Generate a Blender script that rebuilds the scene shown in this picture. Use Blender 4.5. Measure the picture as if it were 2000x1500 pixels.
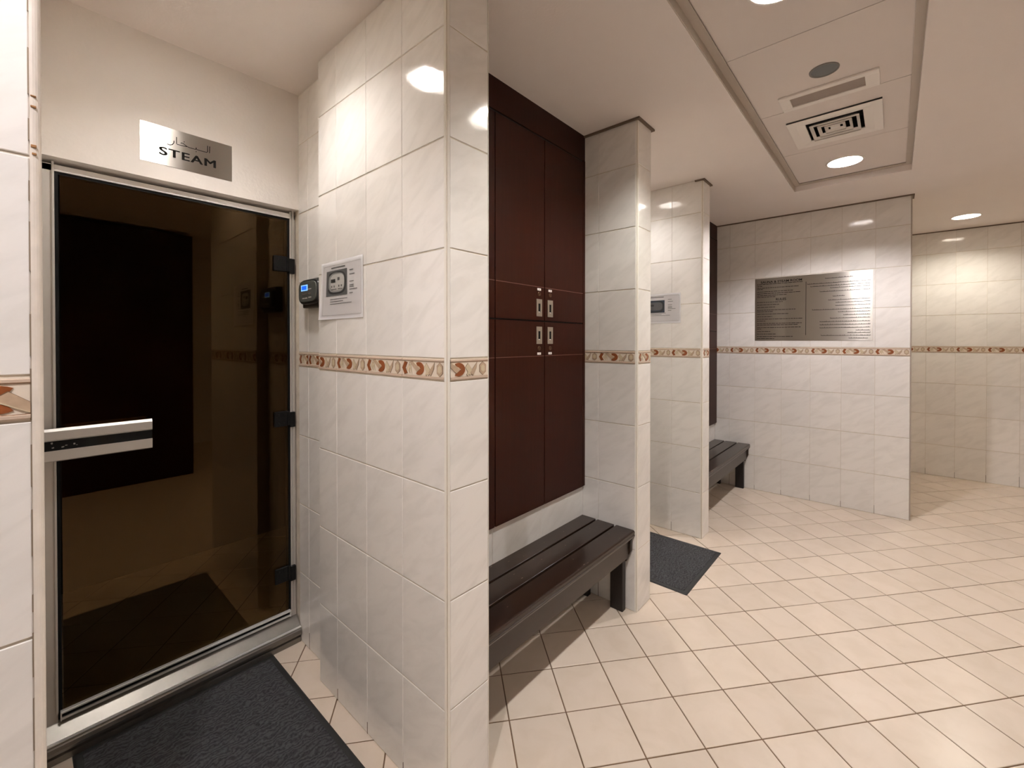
import bpy, bmesh, math, random
from mathutils import Vector, Matrix
random.seed(7)
R = math.radians
C = bpy.context.scene.collection
SC = bpy.context.scene
for ob in list(bpy.data.objects): bpy.data.objects.remove(ob)

# ------------------------------------------------------------------ camera, world, exposure
CAM_H = 1.3173
cd = bpy.data.cameras.new('camera'); cam = bpy.data.objects.new('camera', cd); C.objects.link(cam)
cam.location = (0, 0, CAM_H)
cam.rotation_euler = (R(90 - 0.453), 0, R(41.338))
cd.sensor_fit = 'HORIZONTAL'; cd.sensor_width = 36
cd.lens = 36 * 848.456 / 2000
cd.shift_y = -(750 - 673.58) / 2000
cd.clip_start = 0.02; cd.clip_end = 50
SC.camera = cam
w = bpy.data.worlds.new('world'); SC.world = w; w.use_nodes = True
w.node_tree.nodes['Background'].inputs[0].default_value = (0.9, 0.85, 0.8, 1)
w.node_tree.nodes['Background'].inputs[1].default_value = 0.02
SC.view_settings.view_transform = 'Standard'
SC.view_settings.look = 'None'
SC.view_settings.gamma = 1
SC.view_settings.use_curve_mapping = False
SC.view_settings.exposure = 2.68
try:
    SC.cycles.use_denoising = True
    SC.cycles.sample_clamp_indirect = 4
    SC.cycles.max_bounces = 16
    SC.cycles.diffuse_bounces = 12
    SC.cycles.caustics_reflective = True
except Exception: pass
LAMP = 620.0          # strength of the bulbs in the downlights

# ------------------------------------------------------------------ materials
MATS = {}
def node_mat(name):
    m = bpy.data.materials.new(name); m.use_nodes = True
    nt = m.node_tree; return m, nt, nt.nodes['Principled BSDF']
def mat(name, col, rough=0.5, metal=0.0, noise=0.0, nscale=20.0, bump=0.0, bscale=200.0, emit=None, estr=0.0, coat=0.0, spec=0.5):
    if name in MATS: return MATS[name]
    m, nt, b = node_mat(name)
    b.inputs['Base Color'].default_value = (*col, 1)
    b.inputs['Roughness'].default_value = rough
    b.inputs['Metallic'].default_value = metal
    b.inputs['Specular IOR Level'].default_value = spec
    b.inputs['Coat Weight'].default_value = coat
    tc = nt.nodes.new('ShaderNodeTexCoord')
    if noise:
        n = nt.nodes.new('ShaderNodeTexNoise'); n.inputs['Scale'].default_value = nscale; n.inputs['Detail'].default_value = 4
        nt.links.new(tc.outputs['Object'], n.inputs['Vector'])
        mx = nt.nodes.new('ShaderNodeMix'); mx.data_type = 'RGBA'
        mx.inputs[6].default_value = (*[c * (1 - noise) for c in col], 1)
        mx.inputs[7].default_value = (*[min(1, c * (1 + noise)) for c in col], 1)
        nt.links.new(n.outputs['Fac'], mx.inputs[0]); nt.links.new(mx.outputs[2], b.inputs['Base Color'])
    if bump:
        n = nt.nodes.new('ShaderNodeTexNoise'); n.inputs['Scale'].default_value = bscale; n.inputs['Detail'].default_value = 3
        nt.links.new(tc.outputs['Object'], n.inputs['Vector'])
        bp = nt.nodes.new('ShaderNodeBump'); bp.inputs['Strength'].default_value = bump; bp.inputs['Distance'].default_value = 0.002
        nt.links.new(n.outputs['Fac'], bp.inputs['Height']); nt.links.new(bp.outputs[0], b.inputs['Normal'])
    if emit:
        b.inputs['Emission Color'].default_value = (*emit, 1); b.inputs['Emission Strength'].default_value = estr
    MATS[name] = m
    return m

def tile_mat(name, c1, c2, rough, angle, stretch, sc, bump, rnd=0.03):
    """Glazed tile: soft diagonal veining, a small tone shift from tile to tile, slightly wavy glaze."""
    m, nt, b = node_mat(name)
    N = nt.nodes.new; L = nt.links.new
    tc = N('ShaderNodeTexCoord'); oi = N('ShaderNodeObjectInfo')
    mul = N('ShaderNodeVectorMath'); mul.operation = 'SCALE'; mul.inputs[0].default_value = (37.0, 11.0, 53.0); L(oi.outputs['Random'], mul.inputs['Scale'])
    add = N('ShaderNodeVectorMath'); add.operation = 'ADD'; L(tc.outputs['Object'], add.inputs[0]); L(mul.outputs[0], add.inputs[1])
    mp = N('ShaderNodeMapping'); mp.inputs['Rotation'].default_value = angle; L(add.outputs[0], mp.inputs['Vector'])
    mp2 = N('ShaderNodeMapping'); mp2.inputs['Scale'].default_value = stretch; L(mp.outputs[0], mp2.inputs['Vector'])
    n = N('ShaderNodeTexNoise'); n.inputs['Scale'].default_value = sc; n.inputs['Detail'].default_value = 5; n.inputs['Roughness'].default_value = 0.55
    n.inputs['Distortion'].default_value = 0.6
    L(mp2.outputs[0], n.inputs['Vector'])
    cr = N('ShaderNodeValToRGB'); cr.color_ramp.elements[0].position = 0.33; cr.color_ramp.elements[0].color = (*c2, 1)
    cr.color_ramp.elements[1].position = 0.56; cr.color_ramp.elements[1].color = (*c1, 1)
    L(n.outputs['Fac'], cr.inputs[0])
    hs = N('ShaderNodeHueSaturation'); L(cr.outputs[0], hs.inputs['Color'])
    ma = N('ShaderNodeMath'); ma.operation = 'MULTIPLY_ADD'; ma.inputs[1].default_value = rnd * 2; ma.inputs[2].default_value = 1 - rnd
    L(oi.outputs['Random'], ma.inputs[0]); L(ma.outputs[0], hs.inputs['Value'])
    L(hs.outputs[0], b.inputs['Base Color'])
    b.inputs['Roughness'].default_value = rough
    b.inputs['Specular IOR Level'].default_value = 0.5
    n2 = N('ShaderNodeTexNoise'); n2.inputs['Scale'].default_value = 22; n2.inputs['Detail'].default_value = 2; L(add.outputs[0], n2.inputs['Vector'])
    bp = N('ShaderNodeBump'); bp.inputs['Strength'].default_value = bump; bp.inputs['Distance'].default_value = 0.004
    L(n2.outputs['Fac'], bp.inputs['Height']); L(bp.outputs[0], b.inputs['Normal'])
    MATS[name] = m
    return m

WT = tile_mat('wall tile glaze', (0.865, 0.842, 0.808), (0.80, 0.778, 0.742), 0.07, (0, R(-58), 0), (7, 6, 2.2), 3.2, 0.07)
FT = tile_mat('floor tile glaze', (0.75, 0.645, 0.54), (0.71, 0.605, 0.495), 0.26, (0, 0, 0.5), (1, 1, 1), 9, 0.05, 0.045)
GROUT = mat('wall grout', (0.64, 0.575, 0.485), 0.9, noise=0.25, nscale=30)
FGROUT = mat('floor grout', (0.17, 0.10, 0.055), 0.95, noise=0.5, nscale=14)
PLASTER = mat('wall plaster', (0.84, 0.80, 0.76), 0.75, noise=0.03, nscale=6, bump=0.35, bscale=90)
CEILP = mat('ceiling paint', (0.86, 0.80, 0.765), 0.85, noise=0.03, nscale=3, bump=0.2, bscale=120)
PANEL = mat('ceiling panel', (0.78, 0.72, 0.685), 0.8, noise=0.03, nscale=3, bump=0.15, bscale=160)
TRIMW = mat('cream plastic trim', (0.86, 0.83, 0.76), 0.22, noise=0.04, nscale=12)
TRIMD = mat('old cream trim', (0.74, 0.68, 0.61), 0.5, noise=0.18, nscale=25, bump=0.3, bscale=60)
DARKGAP = mat('shadow gap trim', (0.17, 0.125, 0.09), 0.8)  # dark brown that paints in the shade of the gap at the ceiling
ALU = mat('satin aluminium', (0.66, 0.64, 0.61), 0.42, metal=0.55, bump=0.03, bscale=300)
ALUL = mat('polished aluminium', (0.88, 0.87, 0.86), 0.35, metal=0.45)
BLACK = mat('black rubber', (0.005, 0.005, 0.005), 0.6, spec=.15)
BLACKM = mat('black powder coat', (0.005, 0.005, 0.005), 0.4, spec=.25)
WHITEP = mat('white painted metal', (0.88, 0.84, 0.80), 0.45)
RUST = mat('rust stain', (0.30, 0.15, 0.06), 0.9)

def wood(name, c, rough, gs, coat=0.0):
    m, nt, b = node_mat(name); N = nt.nodes.new; L = nt.links.new
    tc = N('ShaderNodeTexCoord'); mp = N('ShaderNodeMapping'); mp.inputs['Scale'].default_value = gs
    L(tc.outputs['Object'], mp.inputs['Vector'])
    n = N('ShaderNodeTexNoise'); n.inputs['Scale'].default_value = 6; n.inputs['Detail'].default_value = 6; L(mp.outputs[0], n.inputs['Vector'])
    mx = N('ShaderNodeMix'); mx.data_type = 'RGBA'
    mx.inputs[6].default_value = (*[k * 0.72 for k in c], 1); mx.inputs[7].default_value = (*[k * 1.28 for k in c], 1)
    L(n.outputs['Fac'], mx.inputs[0]); L(mx.outputs[2], b.inputs['Base Color'])
    b.inputs['Roughness'].default_value = rough; b.inputs['Coat Weight'].default_value = coat; b.inputs['Coat Roughness'].default_value = 0.1
    bp = N('ShaderNodeBump'); bp.inputs['Strength'].default_value = 0.08; bp.inputs['Distance'].default_value = 0.001
    L(n.outputs['Fac'], bp.inputs['Height']); L(bp.outputs[0], b.inputs['Normal'])
    MATS[name] = m; return m
LOCKW = wood('mahogany laminate', (0.030, 0.0062, 0.0030), 0.38, (14, 14, 0.7)); LOCKW.node_tree.nodes['Principled BSDF'].inputs['Specular IOR Level'].default_value = .12
LOCKD = mat('dark locker gap', (0.006, 0.002, 0.002), 0.7)
INLAY = mat('locker inlay', (0.13, 0.055, 0.04), 0.4)
BENCHW = wood('dark stained bench wood', (0.020, 0.0085, 0.0045), 0.28, (9, 0.6, 9), coat=0.15)
BENCHL = wood('bench apron wood', (0.030, 0.017, 0.011), 0.38, (9, 0.6, 9), coat=0.1)
LEGW = mat('shaded bench leg', (0.010, 0.006, 0.005), 0.45)  # near-black tone has the shade on the legs painted into it

# bronze door glass
m, nt, b = node_mat('bronze glass')
b.inputs['Base Color'].default_value = (0.34, 0.26, 0.14, 1); b.inputs['Roughness'].default_value = 0.0
b.inputs['Transmission Weight'].default_value = 1.0; b.inputs['IOR'].default_value = 1.5
b.inputs['Specular Tint'].default_value = (1.0, 0.66, 0.34, 1)
b.inputs['Specular IOR Level'].default_value = 0.6
MATS['bronze glass'] = GLASS = m

def steel(name, base, rough):
    """Brushed stainless plate: highlights smear up and down."""
    m, nt, b = node_mat(name); N = nt.nodes.new; L = nt.links.new
    b.inputs['Base Color'].default_value = (*base, 1); b.inputs['Metallic'].default_value = 1; b.inputs['Roughness'].default_value = rough
    b.inputs['Anisotropic'].default_value = 0.93; b.inputs['Anisotropic Rotation'].default_value = 0.25
    tg = N('ShaderNodeTangent'); tg.direction_type = 'UV_MAP'; tg.uv_map = 'UVMap'; L(tg.outputs[0], b.inputs['Tangent'])
    tc = N('ShaderNodeTexCoord'); mp = N('ShaderNodeMapping'); mp.inputs['Scale'].default_value = (900, 900, 4); L(tc.outputs['Object'], mp.inputs['Vector'])
    n = N('ShaderNodeTexNoise'); n.inputs['Scale'].default_value = 1; L(mp.outputs[0], n.inputs['Vector'])
    mr = N('ShaderNodeMapRange'); mr.inputs[3].default_value = rough - 0.03; mr.inputs[4].default_value = rough + 0.05
    L(n.outputs['Fac'], mr.inputs[0]); L(mr.outputs[0], b.inputs['Roughness'])
    MATS[name] = m; return m
STEEL = steel('brushed steel plate', (0.42, 0.395, 0.36), 0.29)
HSTEEL = mat('handle steel', (0.42, 0.37, 0.31), 0.42, metal=0.7)
INK = mat('engraved black', (0.008, 0.007, 0.006), 0.8, spec=.1)
INKS = mat('engraved line', (0.012, 0.010, 0.008), 0.8, spec=.1)

# ------------------------------------------------------------------ helpers
def link(name, me, loc=(0, 0, 0), rotz=0.0, parent=None):
    """Link an object; loc is given in world space, parents are never scaled."""
    o = bpy.data.objects.new(name, me); C.objects.link(o)
    o['wr'] = rotz
    if parent is not None:
        pr = parent['wr']; d = Vector(loc) - Vector(parent['wl'])
        d.rotate(Matrix.Rotation(-pr, 3, 'Z'))
        o.parent = parent; o.location = d; o.rotation_euler = (0, 0, rotz - pr)
    else:
        o.location = loc; o.rotation_euler = (0, 0, rotz)
    o['wl'] = tuple(loc)
    return o
def tag(o, label=None, cat=None, kind=None, group=None):
    if label: o['label'] = label
    if cat: o['category'] = cat
    if kind: o['kind'] = kind
    if group: o['group'] = group
    return o
def fin(bm, name, mats):
    bmesh.ops.recalc_face_normals(bm, faces=bm.faces)
    me = bpy.data.meshes.new(name); bm.to_mesh(me); bm.free()
    for m in (mats if isinstance(mats, (list, tuple)) else [mats]): me.materials.append(m)
    return me
def bx(bm, x0, x1, y0, y1, z0, z1, mi=0, bev=0.0, seg=1):
    vs = [bm.verts.new((x, y, z)) for x in (x0, x1) for y in (y0, y1) for z in (z0, z1)]
    F = [(0, 1, 3, 2), (4, 6, 7, 5), (0, 4, 5, 1), (2, 3, 7, 6), (0, 2, 6, 4), (1, 5, 7, 3)]
    fs = [bm.faces.new([vs[i] for i in f]) for f in F]
    for f in fs: f.material_index = mi
    if bev:
        es = list({e for f in fs for e in f.edges})
        r = bmesh.ops.bevel(bm, geom=es, offset=bev, segments=seg, affect='EDGES', profile=0.5)
        for f in r['faces']: f.material_index = mi; f.smooth = seg > 1
    return fs
def box_obj(name, x0, x1, y0, y1, z0, z1, m, parent=None, bev=0.0, seg=1, org=None):
    if org is None: org = ((x0 + x1) / 2, (y0 + y1) / 2, z0)
    bm = bmesh.new(); bx(bm, x0 - org[0], x1 - org[0], y0 - org[1], y1 - org[1], z0 - org[2], z1 - org[2], 0, bev, seg)
    return link(name, fin(bm, name, m), org, 0, parent)
def extrude_poly(bm, pts, axis, a0, a1, mi=0):
    """pts: 2-D outline; axis 'Y': pts=(x,z) swept along y; 'X': pts=(y,z); 'Z': pts=(x,y)."""
    def P(p, a):
        return {'Y': (p[0], a, p[1]), 'X': (a, p[0], p[1]), 'Z': (p[0], p[1], a)}[axis]
    A = [bm.verts.new(P(p, a0)) for p in pts]; B = [bm.verts.new(P(p, a1)) for p in pts]
    n = len(pts); fs = [bm.faces.new(A), bm.faces.new(B)]
    for i in range(n): fs.append(bm.faces.new((A[i], A[(i + 1) % n], B[(i + 1) % n], B[i])))
    for f in fs: f.material_index = mi
    return fs
def lathe(bm, prof, cx=0, cy=0, seg=32, mi=0, smooth=True):
    rings = [[bm.verts.new((cx + r * math.cos(2 * math.pi * k / seg), cy + r * math.sin(2 * math.pi * k / seg), z)) for k in range(seg)] for r, z in prof]
    for a, b_ in zip(rings, rings[1:]):
        for k in range(seg):
            f = bm.faces.new((a[k], a[(k + 1) % seg], b_[(k + 1) % seg], b_[k])); f.material_index = mi; f.smooth = smooth
    return rings
def ring_patch(bm, x0, x1, y0, y1, z, cx, cy, r, mi=0, seg=32):
    """A flat rectangle with a round hole in it."""
    inner = []; outer = []
    for k in range(seg):
        a = 2 * math.pi * (k + 0.5) / seg; c, s = math.cos(a), math.sin(a)
        inner.append(bm.verts.new((cx + r * c, cy + r * s, z)))
        tx = ((x1 - cx) if c > 0 else (x0 - cx)) / c if abs(c) > 1e-9 else 1e9
        ty = ((y1 - cy) if s > 0 else (y0 - cy)) / s if abs(s) > 1e-9 else 1e9
        t = min(tx, ty); outer.append([cx + t * c, cy + t * s])
    ov = [bm.verts.new((p[0], p[1], z)) for p in outer]
    for k in range(seg):
        j = (k + 1) % seg; p, q = outer[k], outer[j]
        f = [inner[k], inner[j], ov[j]]
        if abs(p[0] - q[0]) > 1e-6 and abs(p[1] - q[1]) > 1e-6:
            cor = (x1 if (p[0] + q[0]) / 2 > cx else x0, y1 if (p[1] + q[1]) / 2 > cy else y0)
            f.append(bm.verts.new((cor[0], cor[1], z)))
        f.append(ov[k])
        bm.faces.new(f).material_index = mi

# ------------------------------------------------------------------ wall tiles
CEIL = 2.393
ZR = [0, .302, .604, .906, 1.208, 1.270, 1.572, 1.874, 2.176, CEIL]
J = 0.0013                      # half a joint
TP = 0.0022                     # how far a tile face stands proud of the grout
TM = {}
def tile_mesh(wd, ht):
    k = (round(wd, 4), round(ht, 4))
    if k in TM: return TM[k]
    bm = bmesh.new(); e = 0.0011; d = 0.004
    a, b_ = wd / 2 - J * .5, ht / 2 - J * 1.5
    def ring(s, y): return [bm.verts.new((x * (a - s), y, z * (b_ - s))) for x, z in ((-1, -1), (1, -1), (1, 1), (-1, 1))]
    r0, r1, r2 = ring(0, d), ring(0, e), ring(e, 0)
    for p, q in ((r0, r1), (r1, r2)):
        for i in range(4): bm.faces.new((p[i], p[(i + 1) % 4], q[(i + 1) % 4], q[i]))
    bm.faces.new(r2); bm.faces.new(r0[::-1])
    TM[k] = fin(bm, 'tile', WT); return TM[k]

STAIN = mat('dark joint stain', (.13, .085, .055), .9)
UW = 0.205; BH = 0.062
B_BASE = mat('border cream', (0.78, 0.69, 0.58), 0.2)
B_MOULD = mat('border moulding', (0.60, 0.47, 0.37), 0.22)
B_LINE = mat('border line', (0.36, 0.22, 0.14), 0.3)
B_RUST = mat('border rust brown', (0.27, 0.085, 0.03), 0.2, noise=0.2, nscale=60)
B_TAN = mat('border tan', (0.50, 0.37, 0.26), 0.25, noise=0.2, nscale=80)
B_PALE = mat('border straw', (0.62, 0.52, 0.36), 0.25)
B_OLIVE = mat('border outline', (0.17, 0.10, 0.055), 0.3)
BM_ = [B_BASE, B_MOULD, B_LINE, B_RUST, B_TAN, B_PALE, B_OLIVE]
def border_master():
    bm = bmesh.new()
    h = BH / 2
    bx(bm, -UW / 2 + J, UW / 2 - J, 0, .004, -h + J, h - J, 0)
    for s in (-1, 1):
        z0, z1 = sorted((s * (h - .0035), s * (h - .009)))
        bx(bm, -UW / 2 + J, UW / 2 - J, -.0022, .001, z0, z1, 1, 0.0008)
        z0, z1 = sorted((s * (h - .0090), s * (h - .0101)))
        bx(bm, -UW / 2 + J, UW / 2 - J, -.0007, .001, z0, z1, 2)
    def P(pts, mi, y, outline=True):
        q = [((u - .5) * UW, (v - .5) * .040) for u, v in pts]
        if outline:
            cx = sum(p[0] for p in q) / len(q); cz = sum(p[1] for p in q) / len(q)
            o = []
            for p in q:
                d = math.hypot(p[0] - cx, p[1] - cz) or 1
                o.append((p[0] + (p[0] - cx) / d * .0013, p[1] + (p[1] - cz) / d * .0013))
            extrude_poly(bm, o, 'Y', y + .0003, .001, 6)
        extrude_poly(bm, q, 'Y', y, .001, mi)
    # chevron
    P([(.03, .50), (.085, .98), (.155, .90), (.105, .50)], 3, -.0012)
    P([(.03, .50), (.105, .50), (.155, .12), (.085, .04)], 3, -.0012)
    # straw triangles
    P([(.14, .45), (.20, .92), (.215, .12)], 5, -.0010)
    P([(.20, .60), (.235, .85), (.265, .10)], 5, -.0009)
    # brown crescent then the bar which enters it
    n = 18; R1 = .47
    out = [(.430 + .115 * math.cos(a) , .50 + R1 * math.sin(a)) for a in [R(-125 + 250 * i / n) for i in range(n + 1)]]
    inn = [(.415 + .040 * math.cos(a), .50 + .16 * math.sin(a)) for a in [R(-115 + 230 * i / n) for i in range(n + 1)]]
    for i in range(n):
        P([out[i], out[i + 1], inn[i + 1], inn[i]], 3, -.0014, False)
    P([(.215, .93), (.285, .99), (.455, .48), (.385, .24)], 4, -.0018)
    P([(.285, .99), (.30, .97), (.468, .50), (.455, .48)], 5, -.0020, False)
    # straw and tan kites
    P([(.555, .62), (.60, .90), (.70, .30), (.635, .04)], 5, -.0012)
    P([(.575, .10), (.625, .55), (.655, .42), (.60, .02)], 5, -.0011)
    P([(.64, .22), (.775, .97), (.755, .50), (.70, .04)], 4, -.0014)
    # hexagon
    hx = [(.888 + .068 * math.sin(a), .50 + .47 * math.cos(a)) for a in [R(60 * i) for i in range(6)]]
    P(hx, 4, -.0014)
    P([(.888 + .042 * math.sin(a), .50 + .28 * math.cos(a)) for a in [R(60 * i) for i in range(6)]], 5, -.0019, False)
    return bm
BMC = {}
def border_mesh(a, b_):
    """The border tile, cut to the stretch a..b of its width."""
    k = (round(a, 4), round(b_, 4))
    if k in BMC: return BMC[k]
    bm = border_master(); 
    for cut, sgn in ((a, -1), (b_, 1)):
        if (sgn < 0 and a > 1e-4) or (sgn > 0 and b_ < UW - 1e-4):
            x = cut - UW / 2 - sgn * J
            bmesh.ops.bisect_plane(bm, geom=bm.verts[:] + bm.edges[:] + bm.faces[:], plane_co=(x, 0, 0), plane_no=(sgn, 0, 0), clear_outer=True)
    c = (a + b_) / 2 - UW / 2
    for v in bm.verts: v.co.x -= c
    bmesh.ops.recalc_face_normals(bm, faces=bm.faces)
    BMC[k] = fin(bm, 'border_tile', BM_); return BMC[k]

def tiles(parent, origin, face, cols, keep='right', rows=None, ztop=CEIL, flip=False, z_from=0.0, stain=True):
    """Lay tiles on a wall. face: '-Y' '+X' '+Y' '-X'. cols: edges along u (world x or y, ascending u). origin: the wall plane's coordinate."""
    rot = {'-Y': 0, '+X': R(90), '+Y': R(180), '-X': R(-90)}[face]
    if stain:
        sb = bmesh.new(); fx = {'-Y': (1, 0), '+X': (0, 1), '+Y': (1, 0), '-X': (0, 1)}[face]
        for u0, u1 in cols[1:]:
            hgt = random.uniform(.03, .10)
            if fx[0]: bx(sb, u0 - .0011, u0 + .0011, -.0004 if face == '-Y' else 0, .001, 0, hgt)
            else: bx(sb, 0, .0004, u0 - .0011, u0 + .0011, 0, hgt)
        if sb.verts: tag(link('joint_stain', fin(sb, 'joint_stain', STAIN), (0, origin, 0) if fx[0] else (origin, 0, 0), 0, parent), kind='stuff')
        else: sb.free()
    for ci, (u0, u1) in enumerate(cols):
        uc = (u0 + u1) / 2; wd = abs(u1 - u0)
        loc = (lambda z: (uc, origin, z)) if face in ('-Y', '+Y') else (lambda z: (origin, uc, z))
        for i in range(len(ZR) - 1):
            z0, z1 = ZR[i], min(ZR[i + 1], ztop)
            if z1 - z0 < .02 or z1 <= z_from + .02: continue
            zc = (z0 + z1) / 2
            if i == 4:
                full = wd > UW - .006
                if full: s = (0, UW)
                elif wd > UW - .012: s = ((UW - wd) / 2, (UW + wd) / 2)
                elif flip: s = (UW - wd, UW)
                elif (keep == 'right') == (ci == 0 or keep == 'right'): s = (UW - wd, UW)
                else: s = (0, wd)
                if wd < UW - .012 and not flip and len(cols) > 1 and ci == len(cols) - 1: s = (0, wd)
                if wd < UW - .012 and keep == 'left' and not flip: s = (0, wd)
                o = link('border_tile', border_mesh(*s), loc(zc), rot + 0, parent)
                if flip: o.rotation_euler = (0, R(180), o.rotation_euler[2])
            else:
                o = link('tile', tile_mesh(wd, z1 - z0), loc(zc), rot, parent)
def struct(name, boxes, m, label, cat, org=None):
    if org is None:
        org = ((min(b[0] for b in boxes) + max(b[1] for b in boxes)) / 2, (min(b[2] for b in boxes) + max(b[3] for b in boxes)) / 2, min(b[4] for b in boxes))
    bm = bmesh.new()
    for b_ in boxes: bx(bm, b_[0] - org[0], b_[1] - org[0], b_[2] - org[1], b_[3] - org[1], b_[4] - org[2], b_[5] - org[2])
    o = link(name, fin(bm, name, m), org)
    return tag(o, label, cat, 'structure')
def corner_trim(parent, x, y, sx, sy, r=0.010, m=TRIMW, z1=CEIL, name='corner_trim', z0=0.0):
    """Quarter-round tile edge at an outer corner. (x,y): the outer corner; sx,sy point outward from the body."""
    bm = bmesh.new(); cx, cy = x - sx * r, y - sy * r
    pts = [(cx, cy)] + [(cx + sx * r * math.cos(a), cy + sy * r * math.sin(a)) for a in [R(15 * i) for i in range(7)]]
    pts = [(p[0] - x, p[1] - y) for p in pts]
    fs = extrude_poly(bm, pts, 'Z', 0, z1 - z0)
    return link(name, fin(bm, name, m), (x, y, z0), 0, parent)
def shadow_gap_trim(parent, x0, x1, y0, y1):  # solid dark strip standing in for the shaded gap under the ceiling
    return box_obj('shadow_gap_trim', x0, x1, y0, y1, CEIL - .009, CEIL, DARKGAP, parent)

G = TP    # grout plane sits this far behind the tile faces
# ---- pillars (structure)
P0X, P0Y = -.895, .012
p0 = struct('pillar', [(-2.1, P0X - G, -.60, P0Y + .008, 0, CEIL)], GROUT, 'tiled pillar with aged cream edge trim left of the steam room door', 'pillar')
tiles(p0, P0X, '+X', [(-.545, -.340), (-.340, -.135), (-.135, P0Y)], flip=True)
ct = corner_trim(p0, P0X + .001, P0Y + .0115, 1, 1, .0115, TRIMD)
bm = bmesh.new()
for k in range(26):          # ragged grout line between trim and tiles
    z = .02 + k * .092 + random.uniform(-.02, .02); h = random.uniform(.02, .085)
    bx(bm, -.0012, .0004, -.0012 - random.uniform(0, .0006), .0012, z, z + h)
link('grout_line', fin(bm, 'grout_line', mat('stained grout', (.26, .2, .14), .9)), (P0X, P0Y, 0), 0, p0)
bm = bmesh.new()
for z, h, dx in ((1.585, .004, 0.0), (1.575, .003, .001), (1.655, .002, 0), (1.64, .003, 0)):
    bx(bm, -.0025, .0008, -.0035 + dx, .002, z, z + h, 0, .0005)
link('rust_mark', fin(bm, 'rust_mark', RUST), (P0X + .001, P0Y + .0045, 0), 0, p0)

X1, Y1a, Y1b = -.910, .767, .931
p1 = struct('pillar', [(-1.668, X1 - G, Y1a + G, Y1b, 0, CEIL)], GROUT, 'wide tiled pillar right of the steam room door with the instruction sheet on it', 'pillar')
tiles(p1, Y1a, '-Y', [(-1.668, -1.527), (-1.527, -1.322), (-1.322, -1.117), (-1.117, -.920)])
tiles(p1, X1, '+X', [(Y1a + .012, Y1b - .005)])
corner_trim(p1, X1, Y1a, 1, -1, .011)
corner_trim(p1, X1, Y1b + .001, 1, 1, .006)
corner_trim(p1, -1.668, Y1a, -1, -1, .003)

X2, Y2a, Y2b = -.931, 1.974, 2.130
p2 = struct('pillar', [(-1.70, X2 - G, Y2a + G, Y2b, 0, CEIL)], GROUT, 'tiled pillar at the far end of the near bench and lockers', 'pillar')
tiles(p2, Y2a, '-Y', [(-1.238, -1.143), (-1.143, -.942)])
tiles(p2, X2, '+X', [(Y2a + .012, Y2b - .006)], keep='left')
tiles(p2, Y2b, '+Y', [(-1.70, -1.55), (-1.55, -1.345), (-1.345, -1.14), (-1.14, -.942)])
corner_trim(p2, X2, Y2a, 1, -1, .011)
corner_trim(p2, X2, Y2b + .001, 1, 1, .007)
shadow_gap_trim(p2, -1.70, X2 + .013, Y2a - .012, Y2b + .012)

X3, Y3a, Y3b = -.955, 3.000, 3.145
p3 = struct('pillar', [(-1.72, X3 - G, Y3a + G, Y3b, 0, CEIL)], GROUT, 'tiled pillar behind the far black mat with a notice taped on it', 'pillar')
tiles(p3, Y3a, '-Y', [(-1.72, -1.571), (-1.571, -1.366), (-1.366, -1.161), (-1.161, -.966)])
tiles(p3, X3, '+X', [(Y3a + .014, Y3b - .006)], keep='left')
corner_trim(p3, X3, Y3a, 1, -1, .013)
corner_trim(p3, X3, Y3b + .001, 1, 1, .007)
shadow_gap_trim(p3, X3 - .05, X3 + .013, Y3a - .012, Y3b + .012)

# ---- walls of the recesses
XW, XB1, XB2 = -1.966, -1.236, -1.262
ws = struct('wall_recess_side', [(-2.1, -1.668, .816 + G, .931, 0, CEIL)], GROUT, 'narrow strip of tiled wall between steam door frame and pillar', 'wall')
tiles(ws, .816, '-Y', [(XW, -1.873), (-1.873, -1.668)], keep='left')
corner_trim(ws, XW, .8155, 1, -1, .0035, TRIMW, name='caulk_line', z0=1.893)
wl = struct('wall_left', [(-2.16, XW, .0235, .822, 1.893, CEIL)], PLASTER, 'plain painted wall above the steam room door', 'wall')
wb = struct('wall_bay', [(-1.668, XB1 - G, Y1b, Y2a + .01, 0, CEIL)], GROUT, 'tiled wall behind the near lockers and bench', 'wall')
tiles(wb, XB1, '+X', [(Y1b, 1.284), (1.284, 1.616), (1.616, Y2a)])
wb2 = struct('wall_bay', [(-1.72, XB2 - G, Y3b, 4.33, 0, CEIL)], GROUT, 'tiled wall behind the far lockers and bench', 'wall')
tiles(wb2, XB2, '+X', [(3.145, 3.30), (3.30, 3.505), (3.505, 3.71), (3.71, 3.915), (3.915, 4.12), (4.12, 4.32)])
wn = struct('wall_niche', [(-2.16, -1.97, Y2b, Y3a, 0, CEIL)], PLASTER, 'wall at the back of the recess between the two middle pillars', 'wall')
YS, XSE = 4.320, .0955
wsn = struct('wall_sign', [(-1.9, XSE - .006, YS + G, YS + .10, 0, CEIL)], GROUT, 'tiled partition wall carrying the steel rules sign', 'wall')
tiles(wsn, YS, '-Y', [(-1.262, -1.135), (-1.135, -.929), (-.929, -.7255), (-.7255, -.520), (-.520, -.3145), (-.3145, -.1095), (-.1095, .0885)])
box_obj('edge_trim', XSE - .0075, XSE, YS - .001, YS + .101, 0, CEIL, mat('grey edge trim', (.42, .36, .31), .4), wsn, .002)
shadow_gap_trim(wsn, -1.262, XSE + .012, YS - .010, YS + .11)
YF = 5.955
wf = struct('wall_far', [(-1.9, 2.9, YF + G, YF + .1, 0, CEIL)], GROUT, 'far tiled wall beyond the partition', 'wall')
x = .0305 - .205 * 3; cols = []
while x < 2.6:
    cols.append((x, x + .2055)); x += .2055
tiles(wf, YF, '-Y', cols)
shadow_gap_trim(wf, -1.3, 2.8, YF - .006, YF + .01)
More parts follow.
